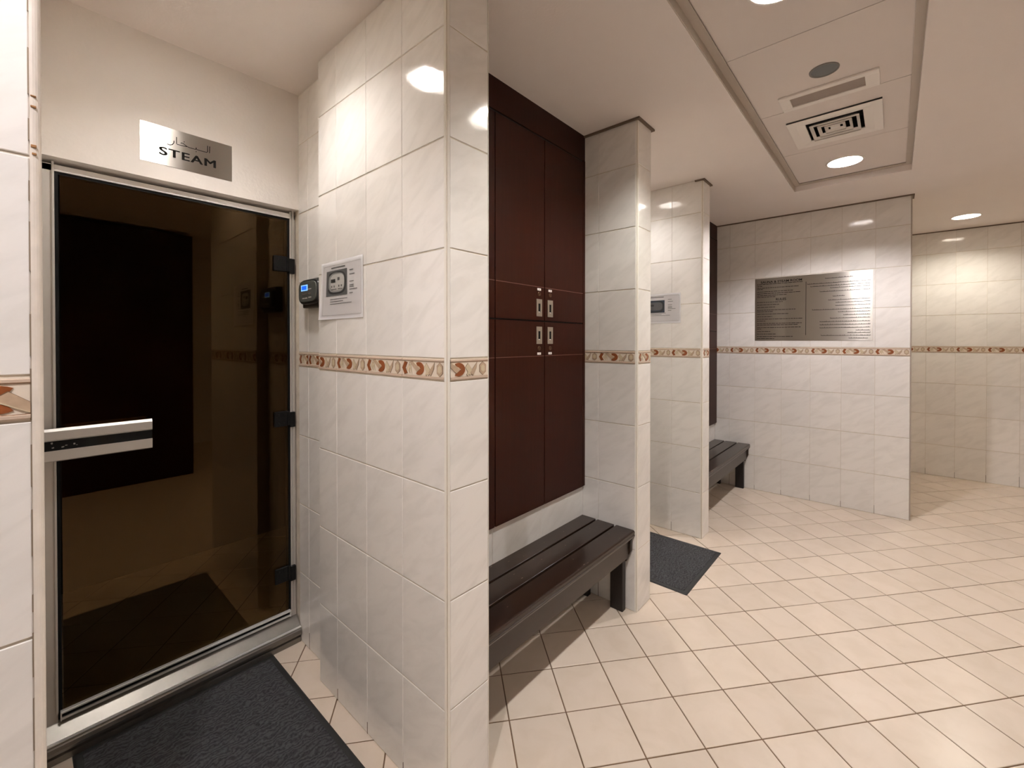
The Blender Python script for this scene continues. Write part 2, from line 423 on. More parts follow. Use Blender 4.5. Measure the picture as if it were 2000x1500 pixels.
PLAIN = mat('distant pale tile', (0.84, 0.82, 0.78), 0.25, noise=.05, nscale=8)
struct('wall_right', [(2.8, 2.9, -2.1, YF + .1, 0, CEIL)], PLAIN, 'pale wall on the right side of the room, outside the picture', 'wall')
struct('wall_back', [(-2.16, 2.9, -2.2, -2.1, 0, CEIL)], PLAIN, 'pale wall behind the viewpoint', 'wall')
struct('wall_outer', [(-2.2, -1.9, 4.42, YF + .1, 0, CEIL), (-2.2, -2.16, -2.2, -.60, 0, CEIL)], PLAIN, 'pale wall closing the room on the left, hidden behind the partition', 'wall')
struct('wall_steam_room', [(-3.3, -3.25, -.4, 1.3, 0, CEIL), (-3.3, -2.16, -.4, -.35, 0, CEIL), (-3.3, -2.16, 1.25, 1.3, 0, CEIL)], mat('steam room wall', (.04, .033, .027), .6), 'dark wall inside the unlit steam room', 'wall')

# ------------------------------------------------------------------ floor
O_ = Vector((-.2218, 2.0713)); E1 = Vector((.12956, .15842)); E2 = Vector((.15957, -.13335))
fl = struct('floor', [(-3.3, 2.9, -2.2, YF + .1, -.08, -.0026)], FGROUT, 'cream tiled floor laid diagonally with dark joints', 'floor', (0, 0, 0))
FREE = [(-2.02, -.9, .02, .767), (-.95, 2.8, -2.1, 4.32), (-1.25, -.9, .93, 1.974), (-1.97, -.9, 2.13, 3.0), (-1.28, -.9, 3.145, 4.32), (-1.9, 2.8, 4.42, YF), (-3.2, -2.1, -.3, 1.2)]
yaw = R(41.338)
def proj(x, y, z=0):
    fx, fy = -math.sin(yaw), math.cos(yaw); d = x * fx + y * fy
    if d < .05: return None
    return 1000 + 848.456 * (x * math.cos(yaw) + y * math.sin(yaw)) / d, 667 + 848.456 * (CAM_H - z) / d, d
def floor_tile_bm(bm, cx=0, cy=0, dz=0):
    n1, n2 = E1.normalized(), E2.normalized(); j = .0021; e = .0016
    def ring(s, z):
        a, b_ = E1.length / 2 - j - s, E2.length / 2 - j - s
        return [bm.verts.new((cx + p * a * n1.x + q * b_ * n2.x, cy + p * a * n1.y + q * b_ * n2.y, z + dz)) for p, q in ((-1, -1), (1, -1), (1, 1), (-1, 1))]
    r0, r1, r2 = ring(0, -.006), ring(0, -e * .7), ring(e, 0)
    for p, q in ((r0, r1), (r1, r2)):
        for i in range(4): bm.faces.new((p[i], p[(i + 1) % 4], q[(i + 1) % 4], q[i]))
    bm.faces.new(r2); bm.faces.new(r0[::-1])
bm = bmesh.new(); floor_tile_bm(bm); FTM = fin(bm, 'tile', FT)
cand = []; rest = []
for i in range(-40, 41):
    for j in range(-40, 41):
        c = O_ + E1 * (i + .5) + E2 * (j + .5)
        if not any(a - .17 < c.x < b_ + .17 and a2 - .17 < c.y < b2 + .17 for a, b_, a2, b2 in FREE): continue
        q = proj(c.x, c.y)
        inside = q is not None and -90 < q[0] < 2090 and q[1] < 1620
        hid = (c.y > 4.42 and c.x < .0) or c.x < -2.0                                  # behind the sign wall
        if inside and c.x < -.93 and q[0] > 1274 and c.y < 3.2 and c.x < -1.4: hid = True
        if inside and not hid: cand.append((q[2], c))
        else: rest.append(c)
cand.sort(key=lambda t: t[0])
for d, c in cand[:300]: link('tile', FTM, (c.x, c.y, random.uniform(-.0004, .0002)), 0, fl)
rest += [c for d, c in cand[300:]]
bm = bmesh.new()
for c in rest: floor_tile_bm(bm, c.x, c.y)
tag(link('tile_field', fin(bm, 'tile_field', FT), (0, 0, 0), 0, fl), kind='stuff')

# ------------------------------------------------------------------ ceiling with its coffer
CX0, CX1, CY0, CY1 = -.545, .077, -.52, 3.70
PZ = 2.434
LAMPS = [('recess', -1.445, .409, CEIL), ('recess2', -1.333, 2.600, CEIL), ('far', .459, 5.395, CEIL), ('r1', 1.9, 2.3, CEIL), ('r2', 1.9, 4.2, CEIL), ('r3', 1.0, -.6, CEIL)]  # the lamps with an r are unseen extras added for fill and bounce
CLAMPS = [('c1', -.236, 3.395, PZ), ('c2', -.272, 1.565, PZ), ('c3', -.240, -.265, PZ)]
RH = .088; SQ = .12
def ceiling_mesh(bm, ext, z, holes, voids):
    xs = sorted({ext[0], ext[1], *[h[0] - SQ for h in holes], *[h[0] + SQ for h in holes], *[v[0] for v in voids], *[v[1] for v in voids]})
    ys = sorted({ext[2], ext[3], *[h[1] - SQ for h in holes], *[h[1] + SQ for h in holes], *[v[2] for v in voids], *[v[3] for v in voids]})
    done = []
    for h in holes:
        ring_patch(bm, h[0] - SQ, h[0] + SQ, h[1] - SQ, h[1] + SQ, z, h[0], h[1], RH)
    for a, b_ in zip(xs, xs[1:]):
        for c, d in zip(ys, ys[1:]):
            mx, my = (a + b_) / 2, (c + d) / 2
            if any(abs(mx - h[0]) < SQ and abs(my - h[1]) < SQ for h in holes): continue
            if any(v[0] < mx < v[1] and v[2] < my < v[3] for v in voids): continue
            bm.faces.new([bm.verts.new(p) for p in ((a, c, z), (a, d, z), (b_, d, z), (b_, c, z))])
bm = bmesh.new()
ceiling_mesh(bm, (-3.3, 2.9, -2.2, YF + .1), 0, [(l[1], l[2]) for l in LAMPS], [(CX0, CX1, CY0, CY1)])
# sides of the coffer and the slab above
for (a, b_) in (((CX0, CY0), (CX0, CY1)), ((CX0, CY1), (CX1, CY1)), ((CX1, CY1), (CX1, CY0)), ((CX1, CY0), (CX0, CY0))):
    bm.faces.new([bm.verts.new(p) for p in ((a[0], a[1], 0), (b_[0], b_[1], 0), (b_[0], b_[1], .06), (a[0], a[1], .06))])
ceil = tag(link('ceiling', fin(bm, 'ceiling', CEILP), (0, 0, CEIL)), 'painted ceiling with a long recessed strip of square panels', 'ceiling', 'structure')
box_obj('roof_slab', -3.3, 2.9, -2.2, YF + .1, CEIL + .25, CEIL + .30, mat('dark void', (.02, .02, .02), .9), ceil)
# metal angle round the coffer
bm = bmesh.new(); lw = .036
for a in ((CX0, CX0 + lw, CY0, CY1), (CX1 - .028, CX1, CY0, CY1)):
    bx(bm, a[0], a[1], a[2], a[3], PZ - .004, PZ - .002)
bx(bm, CX0 + lw, CX1 - .028, CY1 - .045, CY1, PZ - .004, PZ - .002)
bx(bm, CX0 + lw, CX1 - .028, CY0, CY0 + .04, PZ - .004, PZ - .002)
bx(bm, CX0, CX0 + .004, CY0, CY1, CEIL + .002, PZ - .004)
bx(bm, CX0 + lw - .003, CX0 + lw, CY0, CY1 - .045, PZ - .008, PZ - .002)
for v in bm.verts: v.co.z -= CEIL
link('edge_angle', fin(bm, 'edge_angle', mat('coffer angle', (.52, .46, .40), .5)), (0, 0, CEIL), 0, ceil)
ye = [3.655, 3.07, 2.475, 1.88, 1.28, .68, .09, -.51]
for k in range(7):
    y1, y0 = ye[k], ye[k + 1]; x0, x1 = CX0 + .01, CX1 - .01
    bm = bmesh.new(); g = .0018
    hs = [(l[1], l[2]) for l in CLAMPS if y0 < l[2] < y1]
    vd = [(-.234 - .115, -.234 + .115, 2.795 - .115, 2.795 + .115)] if y0 < 2.795 < y1 else []
    ceiling_mesh(bm, (x0, x1, y0 + g, y1 - g), 0, hs, vd)
    for s in (y0 + g, y1 - g): bm.faces.new([bm.verts.new(p) for p in ((x0, s, 0), (x1, s, 0), (x1, s, .012), (x0, s, .012))])
    for v in bm.verts: v.co.x += .234; v.co.y -= (y0 + y1) / 2
    link('panel', fin(bm, 'panel', PANEL), (-.234, (y0 + y1) / 2, PZ), 0, ceil)
box_obj('panel_backing', CX0, CX1, CY0, CY1, PZ + .0125, PZ + .013, mat('panel joint', (.22, .17, .13), .9), ceil) if False else None
# a thin dark tee behind every panel joint
for k in range(1, 7): box_obj('tee_bar', CX0 + .01, CX1 - .01, ye[k] - .008, ye[k] + .008, PZ + .004, PZ + .006, mat('panel joint', (.22, .17, .13), .9), ceil)

# ------------------------------------------------------------------ downlights
REFL = mat('downlight reflector', (.90, .89, .87), 0.38, metal=0.8)
def downlight(x, y, z, label, col, k=1.0, dp=.052, br=.018, rim=.098):
    bm = bmesh.new(); lathe(bm, [(rim, 0), (rim - .002, -.004), (RH + .001, -.005), (RH - .004, -.002), (RH - .004, .004)], seg=40)
    t = tag(link('downlight', fin(bm, 'downlight', WHITEP), (x, y, z)), label, 'downlight')
    bm = bmesh.new(); rg = lathe(bm, [(RH - .003, -.001), (RH - .006, dp * .5), (.066, dp + .020), (.045, dp + .036), (.001, dp + .038)], seg=40)
    link('reflector', fin(bm, 'reflector', REFL), (x, y, z), 0, t)
    em = mat('lamp glow ' + label[:24], (1, 1, 1), 0.5, emit=col, estr=LAMP * k * (.018 / br) ** 2)
    bm = bmesh.new(); bmesh.ops.create_uvsphere(bm, u_segments=16, v_segments=10, radius=br)
    for f in bm.faces: f.smooth = True
    link('bulb', fin(bm, 'bulb', em), (x, y, z + dp), 0, t)
    return t
CW = (1.0, .93, .83)
downlight(*LAMPS[0][1:], 'recessed downlight in the ceiling of the steam door recess', (1.0, .955, .92), .50, .082, .034)
downlight(*LAMPS[1][1:], 'recessed downlight in the ceiling between the two middle pillars', (1.0, .96, .95), .48, .078, .032)
downlight(*LAMPS[2][1:], 'lit downlight in the plain ceiling near the far wall', (1.0, .93, .80), .72, .060, .028)
downlight(*LAMPS[3][1:], 'recessed downlight over the open floor, nearest row, added as unseen fill', (1.0, .95, .90), .18)
downlight(*LAMPS[4][1:], 'recessed downlight over the open floor, farther row, added as unseen fill', (1.0, .95, .90), .18)
downlight(*LAMPS[5][1:], 'recessed downlight behind the viewpoint, added as unseen fill', (1.0, .95, .92), .45)
downlight(*CLAMPS[0][1:], 'lit downlight at the far end of the panelled ceiling strip', (1.0, .945, .955), 1.45)
downlight(*CLAMPS[1][1:], 'glowing downlight cut off by the upper edge of the view, in the ceiling strip', (1.0, .975, .90), 1.15)
downlight(*CLAMPS[2][1:], 'downlight in the near end of the panelled ceiling strip', (1.0, .945, .955), 1.45)

# ------------------------------------------------------------------ ceiling fittings
sx, sy = -.222, 2.195
bm = bmesh.new(); lathe(bm, [(.052, 0), (.051, -.004), (.046, -.004), (.045, -.001)], seg=40)
t = tag(link('ceiling_speaker', fin(bm, 'ceiling_speaker', mat('speaker rim', (.22, .21, .2), .5)), (sx, sy, PZ)), 'round grey speaker grille in the ceiling strip', 'speaker')
bm = bmesh.new(); lathe(bm, [(.0465, -.0012), (.03, -.0028), (.0005, -.0032)], seg=40); link('grille', fin(bm, 'grille', mat('speaker grille', (.20, .215, .225), .7, bump=.8, bscale=900)), (sx, sy, PZ), 0, t)
# slot vent
vx0, vx1, vy0, vy1 = -.408, -.050, 2.315, 2.463
cx, cy = (vx0 + vx1) / 2, (vy0 + vy1) / 2; hw, hh = (vx1 - vx0) / 2, (vy1 - vy0) / 2
bm = bmesh.new()
bx(bm, -hw, hw, -hh, -hh + .030, -.010, 0, 0, .002); bx(bm, -hw, hw, hh - .030, hh, -.010, 0, 0, .002)
bx(bm, -hw, -hw + .042, -hh + .028, hh - .028, -.010, 0, 0, .001); bx(bm, hw - .048, hw, -hh + .028, hh - .028, -.010, 0, 0, .001)
t = tag(link('slot_vent', fin(bm, 'slot_vent', WHITEP), (cx, cy, PZ)), 'long narrow slot vent between the speaker and the square diffuser', 'vent')
box_obj('inner_panel', cx - hw + .04, cx + hw - .046, cy - hh + .028, cy + hh - .028, PZ - .004, PZ - .001, mat('vent core', (.36, .30, .26), .6, bump=.4, bscale=400), t)
# square diffuser
vx0, vx1, vy0, vy1 = -.422, -.046, 2.605, 2.985
cx, cy, h = (vx0 + vx1) / 2, (vy0 + vy1) / 2, (vx1 - vx0) / 2
def sq_ring(bm, a, za, b_, zb, t_=.0015):
    """A sloping square collar from half-width a (height za) to b (height zb)."""
    for dz in (0, t_):
        A = [bm.verts.new((a * p, a * q, za + dz)) for p, q in ((-1, -1), (1, -1), (1, 1), (-1, 1))]
        B = [bm.verts.new((b_ * p, b_ * q, zb + dz)) for p, q in ((-1, -1), (1, -1), (1, 1), (-1, 1))]
        for i in range(4): bm.faces.new((A[i], A[(i + 1) % 4], B[(i + 1) % 4], B[i]))
bm = bmesh.new(); sq_ring(bm, h, -.002, h, -.010); sq_ring(bm, h, -.010, h - .035, -.012); sq_ring(bm, h - .035, -.012, h - .072, -.005)
t = tag(link('air_diffuser', fin(bm, 'air_diffuser', WHITEP), (cx, cy, PZ)), 'square white air diffuser with nested louvres beside the far downlight', 'vent')
for a, z0 in ((.101, -.014), (.071, -.013), (.043, -.012)):
    bm = bmesh.new(); sq_ring(bm, a, z0, a - .013, z0 + .010); sq_ring(bm, a, z0, a - .002, z0 - .006)
    link('louvre', fin(bm, 'louvre', WHITEP), (cx, cy, PZ), 0, t)
box_obj('centre_plate', cx - .020, cx + .020, cy - .020, cy + .020, PZ - .008, PZ - .006, WHITEP, t)
bm = bmesh.new()
for q in ((-.118, .118, -.118, .118, .060, .062), (-.118, -.1155, -.118, .118, .0, .06), (.1155, .118, -.118, .118, .0, .06), (-.118, .118, -.118, -.1155, .0, .06), (-.118, .118, .1155, .118, .0, .06)): bx(bm, *q)
link('plenum', fin(bm, 'plenum', mat('plenum black', (.004, .004, .004), .9)), (cx, cy, PZ), 0, t)

# ------------------------------------------------------------------ steam room door
XF = -2.000
d = tag(link('door_1', None, (XF, .44, 0)), 'bronze glass steam room door in an aluminium frame', 'door', 'structure')
fy0, fy1, fz1 = .026, .8145, 1.879
gy0, gy1, gz0, gz1 = .078, .790, .108, 1.856
def jamb(y0, y1):
    bm = bmesh.new(); w_ = y1 - y0
    bx(bm, -.05, 0, 0, w_, 0, fz1 - .031, 0, .0015)
    s = y0 < .4
    bx(bm, -.001, .004, (.006 if s else w_ - .014), (.014 if s else w_ - .006), 0.1, fz1 - .012, 0, .001)
    bx(bm, -.001, .007, (w_ - .006 if s else 0), (w_ if s else .006), 0.1, gz1, 0, .001)
    return link('frame_jamb', fin(bm, 'frame_jamb', ALU), (XF, y0, .03), 0, d)
jamb(fy0, gy0); jamb(gy1, fy1)
bm = bmesh.new(); bx(bm, -.05, 0, 0, fy1 - fy0, 0, fz1 - gz1, 0, .0015); bx(bm, -.001, .007, gy0 - fy0, gy1 - fy0, 0, .005, 0, .001)
link('frame_head', fin(bm, 'frame_head', ALUL), (XF, fy0, gz1), 0, d)
bm = bmesh.new()
extrude_poly(bm, [(-.05, 0), (.050, 0), (.050, .020), (.043, .024), (.043, .030), (.056, .034), (.060, .044), (.058, .056), (.052, .0625), (.044, .066), (.002, .098), (-.004, .104), (-.05, .104)], 'Y', 0, fy1 - fy0 - .002)
link('frame_sill', fin(bm, 'frame_sill', mat('worn aluminium sill', (.24, .225, .205), .36, metal=.85, noise=.25, nscale=9)), (XF, fy0 + .001, 0), 0, d)
bm = bmesh.new(); bx(bm, .0425, .0475, 0, fy1 - fy0 - .004, .048, .058, 0)
for v in bm.verts: v.co.x += .003 + (.006 if v.co.x > .045 else 0); v.co.z = .0655 if v.co.z < .05 else .0685
link('sill_nosing', fin(bm, 'sill_nosing', ALUL), (XF, fy0 + .002, 0), 0, d)
# rubber seal round the glass
bm = bmesh.new(); s = .0085
for a in ((gy0, gy0 + s, gz0, gz1), (gy1 - s, gy1, gz0, gz1), (gy0 + s, gy1 - s, gz1 - s, gz1), (gy0 + s, gy1 - s, gz0 - .004, gz0 + .002)):
    bx(bm, -.03, .002, a[0], a[1], a[2], a[3])
link('rubber_seal', fin(bm, 'rubber_seal', BLACK), (XF, 0, 0), 0, d)
box_obj('glass_pane', XF - .008, XF + .002, gy0 + .012, gy1 - .010, gz0 + .008, gz1 - .009, GLASS, d)
bm = bmesh.new()      # door sweep
bx(bm, 0, .015, 0, gy1 - gy0 - .008, .022, .029, 0, .001); bx(bm, 0, .009, 0, gy1 - gy0 - .008, 0, .007, 0)
bx(bm, 0, .0035, .002, gy1 - gy0 - .010, .006, .024, 1); bx(bm, 0, .013, 0, .003, 0, .025, 0); bx(bm, 0, .013, gy1 - gy0 - .011, gy1 - gy0 - .008, 0, .025, 0)
link('door_sweep', fin(bm, 'door_sweep', [ALUL, BLACK]), (XF + .0025, gy0 + .004, .108), 0, d)
for z in (1.654, .981, .302):
    bm = bmesh.new()
    bx(bm, 0, .010, 0, .052, -.033, .033, 0, .002); bx(bm, -.006, .012, .052, .062, -.030, .030, 0, .001); bx(bm, 0, .013, .062, .084, -.040, .026, 0, .002)
    for yy, zz in ((.014, .018), (.014, -.018), (.036, .018), (.036, -.018)): bx(bm, .009, .0115, yy - .004, yy + .004, zz - .004, zz + .004, 0, .001)
    link('hinge', fin(bm, 'hinge', BLACKM), (XF + .003, .7235, z), 0, d)
# pull handle: two aluminium rails with a black strip between
h = link('door_handle', None, (XF, .17, .995), 0, d)
hy0, hy1, hx = .0345, .309, XF + .050
for z0, z1 in ((1.008, 1.046), (.944, .978)):
    bm = bmesh.new(); a = z1 - z0
    extrude_poly(bm, [(-.012, 0), (-.003, 0), (0, .004), (0, a - .008), (-.006, a), (-.012, a)] if z0 > 1 else [(-.012, 0), (-.004, 0), (0, .003), (0, a), (-.012, a)], 'Y', 0, hy1 - hy0)
    link('rail', fin(bm, 'rail', ALU), (hx, hy0, z0), 0, h)
box_obj('black_strip', hx - .012, hx - .004, hy0, hy1, .978, 1.008, BLACK, h)
bm = bmesh.new()
for k in range(9): 
    y = .055 + random.uniform(0, .13); z = random.uniform(.985, 1.001); bx(bm, 0, .0003, y, y + random.uniform(.002, .006), z, z + random.uniform(.001, .005))
link('scuff_marks', fin(bm, 'scuff_marks', mat('pale scuff', (.35, .33, .3), .8)), (hx - .004, 0, 0), 0, h)
for y in (.12, .27): box_obj('standoff', XF + .002, hx - .012, y - .012, y + .012, .970, 1.018, BLACKM, h)
box_obj('inner_rail', XF - .035, XF - .010, .10, .30, 1.0, 1.046, mat('inner rail', (.35, .16, .08), .5), h)

# ------------------------------------------------------------------ text helpers
def text_mesh(body, size, width=None, bold=0.0, space=1.0, sxy=(1, 1), align='CENTER'):
    cu = bpy.data.curves.new('t', 'FONT'); cu.body = body; cu.size = size; cu.align_x = align; cu.align_y = 'CENTER'; cu.offset = bold; cu.space_character = space
    cu.resolution_u = 4
    o = bpy.data.objects.new('t', cu); C.objects.link(o)
    dg = bpy.context.evaluated_depsgraph_get(); me = bpy.data.meshes.new_from_object(o.evaluated_get(dg))
    bpy.data.objects.remove(o); bpy.data.curves.remove(cu)
    return [((v.co.x * sxy[0], v.co.y * sxy[1])) for v in me.vertices], [tuple(p.vertices) for p in me.polygons]
def put_text(bm, tx, u, v, y=0, mi=0):
    vs = [bm.verts.new((p[0] + u, y, p[1] + v)) for p in tx[0]]
    for f in tx[1]:
        try: bm.faces.new([vs[i] for i in f]).material_index = mi
        except ValueError: pass
def quad(bm, u0, u1, v0, v1, y, mi=0):
    f = bm.faces.new([bm.verts.new(p) for p in ((u0, y, v0), (u1, y, v0), (u1, y, v1), (u0, y, v1))]); f.material_index = mi; return f
def stroke(bm, pts, wd, y, mi=0):
    """Pen stroke through the points."""
    L_ = []; R_ = []
    for i, p in enumerate(pts):
        a = pts[max(0, i - 1)]; b_ = pts[min(len(pts) - 1, i + 1)]
        dx, dz = b_[0] - a[0], b_[1] - a[1]; n = math.hypot(dx, dz) or 1
        ww = wd * (p[2] if len(p) > 2 else 1)
        L_.append(bm.verts.new((p[0] - dz / n * ww, y, p[1] + dx / n * ww))); R_.append(bm.verts.new((p[0] + dz / n * ww, y, p[1] - dx / n * ww)))
    for i in range(len(pts) - 1): bm.faces.new((L_[i], L_[i + 1], R_[i + 1], R_[i])).material_index = mi
def uv_plate(name, wd, ht, th, m, loc, rot, parent=None):
    bm = bmesh.new(); bx(bm, -wd / 2, wd / 2, -th, 0, -ht / 2, ht / 2)
    uv = bm.loops.layers.uv.new('UVMap')
    for f in bm.faces:
        for l in f.loops: l[uv].uv = (l.vert.co.x / wd + .5, l.vert.co.z / ht + .5)
    return link(name, fin(bm, name, m), loc, rot, parent)

# STEAM sign (plate faces +X: local x runs along world y)
sgn = tag(uv_plate('steam_sign', .279, .1375, .0015, STEEL, (XW, .4215, 2.017), R(90)), 'brushed steel plate lettered STEAM above the bronze glass door', 'sign')
bm = bmesh.new(); tx = text_mesh('STEAM', .045, space=1.12, sxy=(1.20, .90))
for q, (du, dv) in enumerate(((0, 0), (.0009, .0002), (-.0009, -.0002), (.0004, .0005), (-.0004, -.0005), (.0016, 0), (-.0016, 0))): put_text(bm, tx, du, -.021 + dv, -.0021 - q * .00003)
link('lettering', fin(bm, 'lettering', INK), (XW, .4215, 2.017), R(90), sgn)
bm = bmesh.new(); W = .0012; by = .018; y = -.0021
stroke(bm, [(.0655, by + .026), (.0645, by)], W, y)                                    # alif
stroke(bm, [(.0585, by + .026), (.0585, by + .003), (.055, by), (.04, by), (.024, by + .0005), (.0225, by + .007)], W, y)   # lam, long tail
stroke(bm, [(.0225, by + .007), (.0215, by), (.012, by), (.002, by), (-.006, by + .002), (-.016, by + .0085), (-.022, by + .0095), (-.0245, by + .007)], W, y)   # ba, kha
stroke(bm, [(-.006, by + .001), (-.02, by), (-.035, by), (-.0365, by + .002), (-.0365, by + .026)], W, y)   # link and alif
stroke(bm, [(-.044, by + .010), (-.0445, by + .002), (-.049, by - .006), (-.056, by - .0095), (-.064, by - .0085)], W * 1.1, y)  # ra
for q in ((.0225, by - .008), (-.014, by + .016)): quad(bm, q[0] - .0014, q[0] + .0014, q[1] - .0014, q[1] + .0014, y)
link('arabic_lettering', fin(bm, 'arabic_lettering', INK), (XW, .4215, 2.017), R(90), sgn)

# rules sign (too fine to split word by word)
RX0, RX1, RZ0, RZ1 = -.9275, -.1235, 1.3245, 1.868
rc = ((RX0 + RX1) / 2, YS, (RZ0 + RZ1) / 2); RW, RHt = RX1 - RX0, RZ1 - RZ0
rs = tag(uv_plate('rules_sign', RW, RHt, .002, STEEL, rc, 0), 'large brushed steel sign of sauna and steam room rules in two languages', 'sign')
bm = bmesh.new(); y = -.0026
put_text(bm, text_mesh('SAUNA & STEAM ROOM', .029, bold=.0006, sxy=(.98, .9)), -.205, .237, y)
link('title', fin(bm, 'title', INK), rc, 0, rs); bm = bmesh.new()
put_text(bm, text_mesh('RULES', .031, bold=.0008, sxy=(.9, .9)), -.205, .083, y)
link('heading', fin(bm, 'heading', INK), rc, 0, rs)
def words_line(bm, u0, u1, v, ht=.0046):
    u = u0; rnd = random.Random(int(v * 10000) + int(u0 * 1000))
    while u < u1 - .004:
        l = min(rnd.uniform(.010, .034), u1 - u); quad(bm, u, u + l, v - ht / 2, v + ht / 2, y); u += l + .0035
bm = bmesh.new()
def V(py): return (1.0 - (py - 180) / (1105 - 180)) * RHt - RHt / 2     # height fraction on the plate
HL = [(.02, .955, .905), (.02, .15, .875), (.02, .88, .845), (.02, .16, .825), (.02, .78, .785), (.02, .92, .755), (.02, .66, .725), (.02, .42, .70)]
for a, b_, v in HL: words_line(bm, -RW / 2 + a * RW * .46 + .008, -RW / 2 + b_ * RW * .46, (v - .5) * RHt)
for b_, v in ((.57, .615), (.50, .575), (.43, .535), (.82, .49), (.37, .465), (.68, .425), (.36, .385), (.97, .345), (.22, .315), (.94, .275), (.88, .25), (.92, .21), (.13, .185), (.32, .145), (.43, .105), (.77, .065), (.40, .03)):
    words_line(bm, -RW / 2 + .016, -RW / 2 + b_ * RW * .46, (v - .5) * RHt)
link('english_text', fin(bm, 'english_text', INKS), rc, 0, rs)
bm = bmesh.new()
for a, b_, v, in ((.30, .72, .925), (.02, .965, .855), (.07, .965, .815), (.38, .965, .78), (.22, .965, .73), (.42, .60, .655), (.35, .965, .60), (.46, .965, .56), (.46, .965, .515), (.10, .965, .46), (.50, .965, .42), (.58, .965, .375), (.38, .965, .33), (.22, .965, .28), (.22, .965, .235), (.22, .965, .19), (.76, .965, .15), (.64, .965, .115), (.24, .965, .075), (.66, .93, .035)):
    u = -RW / 2 + RW * (.47 + .53 * a); e = -RW / 2 + RW * (.47 + .53 * b_); vv = (v - .5) * RHt
    stroke(bm, [(u, vv), (e, vv)], .0016, y)
    rnd = random.Random(int(v * 999)); 
    while u < e:
        stroke(bm, [(u, vv), (u + .001, vv + rnd.uniform(.002, .008))], .0011, y); u += rnd.uniform(.007, .02)
link('arabic_text', fin(bm, 'arabic_text', INKS), rc, 0, rs)
bm = bmesh.new(); quad(bm, -RW / 2 + .4655 * RW, -RW / 2 + .4655 * RW + .0035, -RHt / 2 + .045, RHt / 2 - .055, y)
link('divider_line', fin(bm, 'divider_line', INKS), rc, 0, rs)

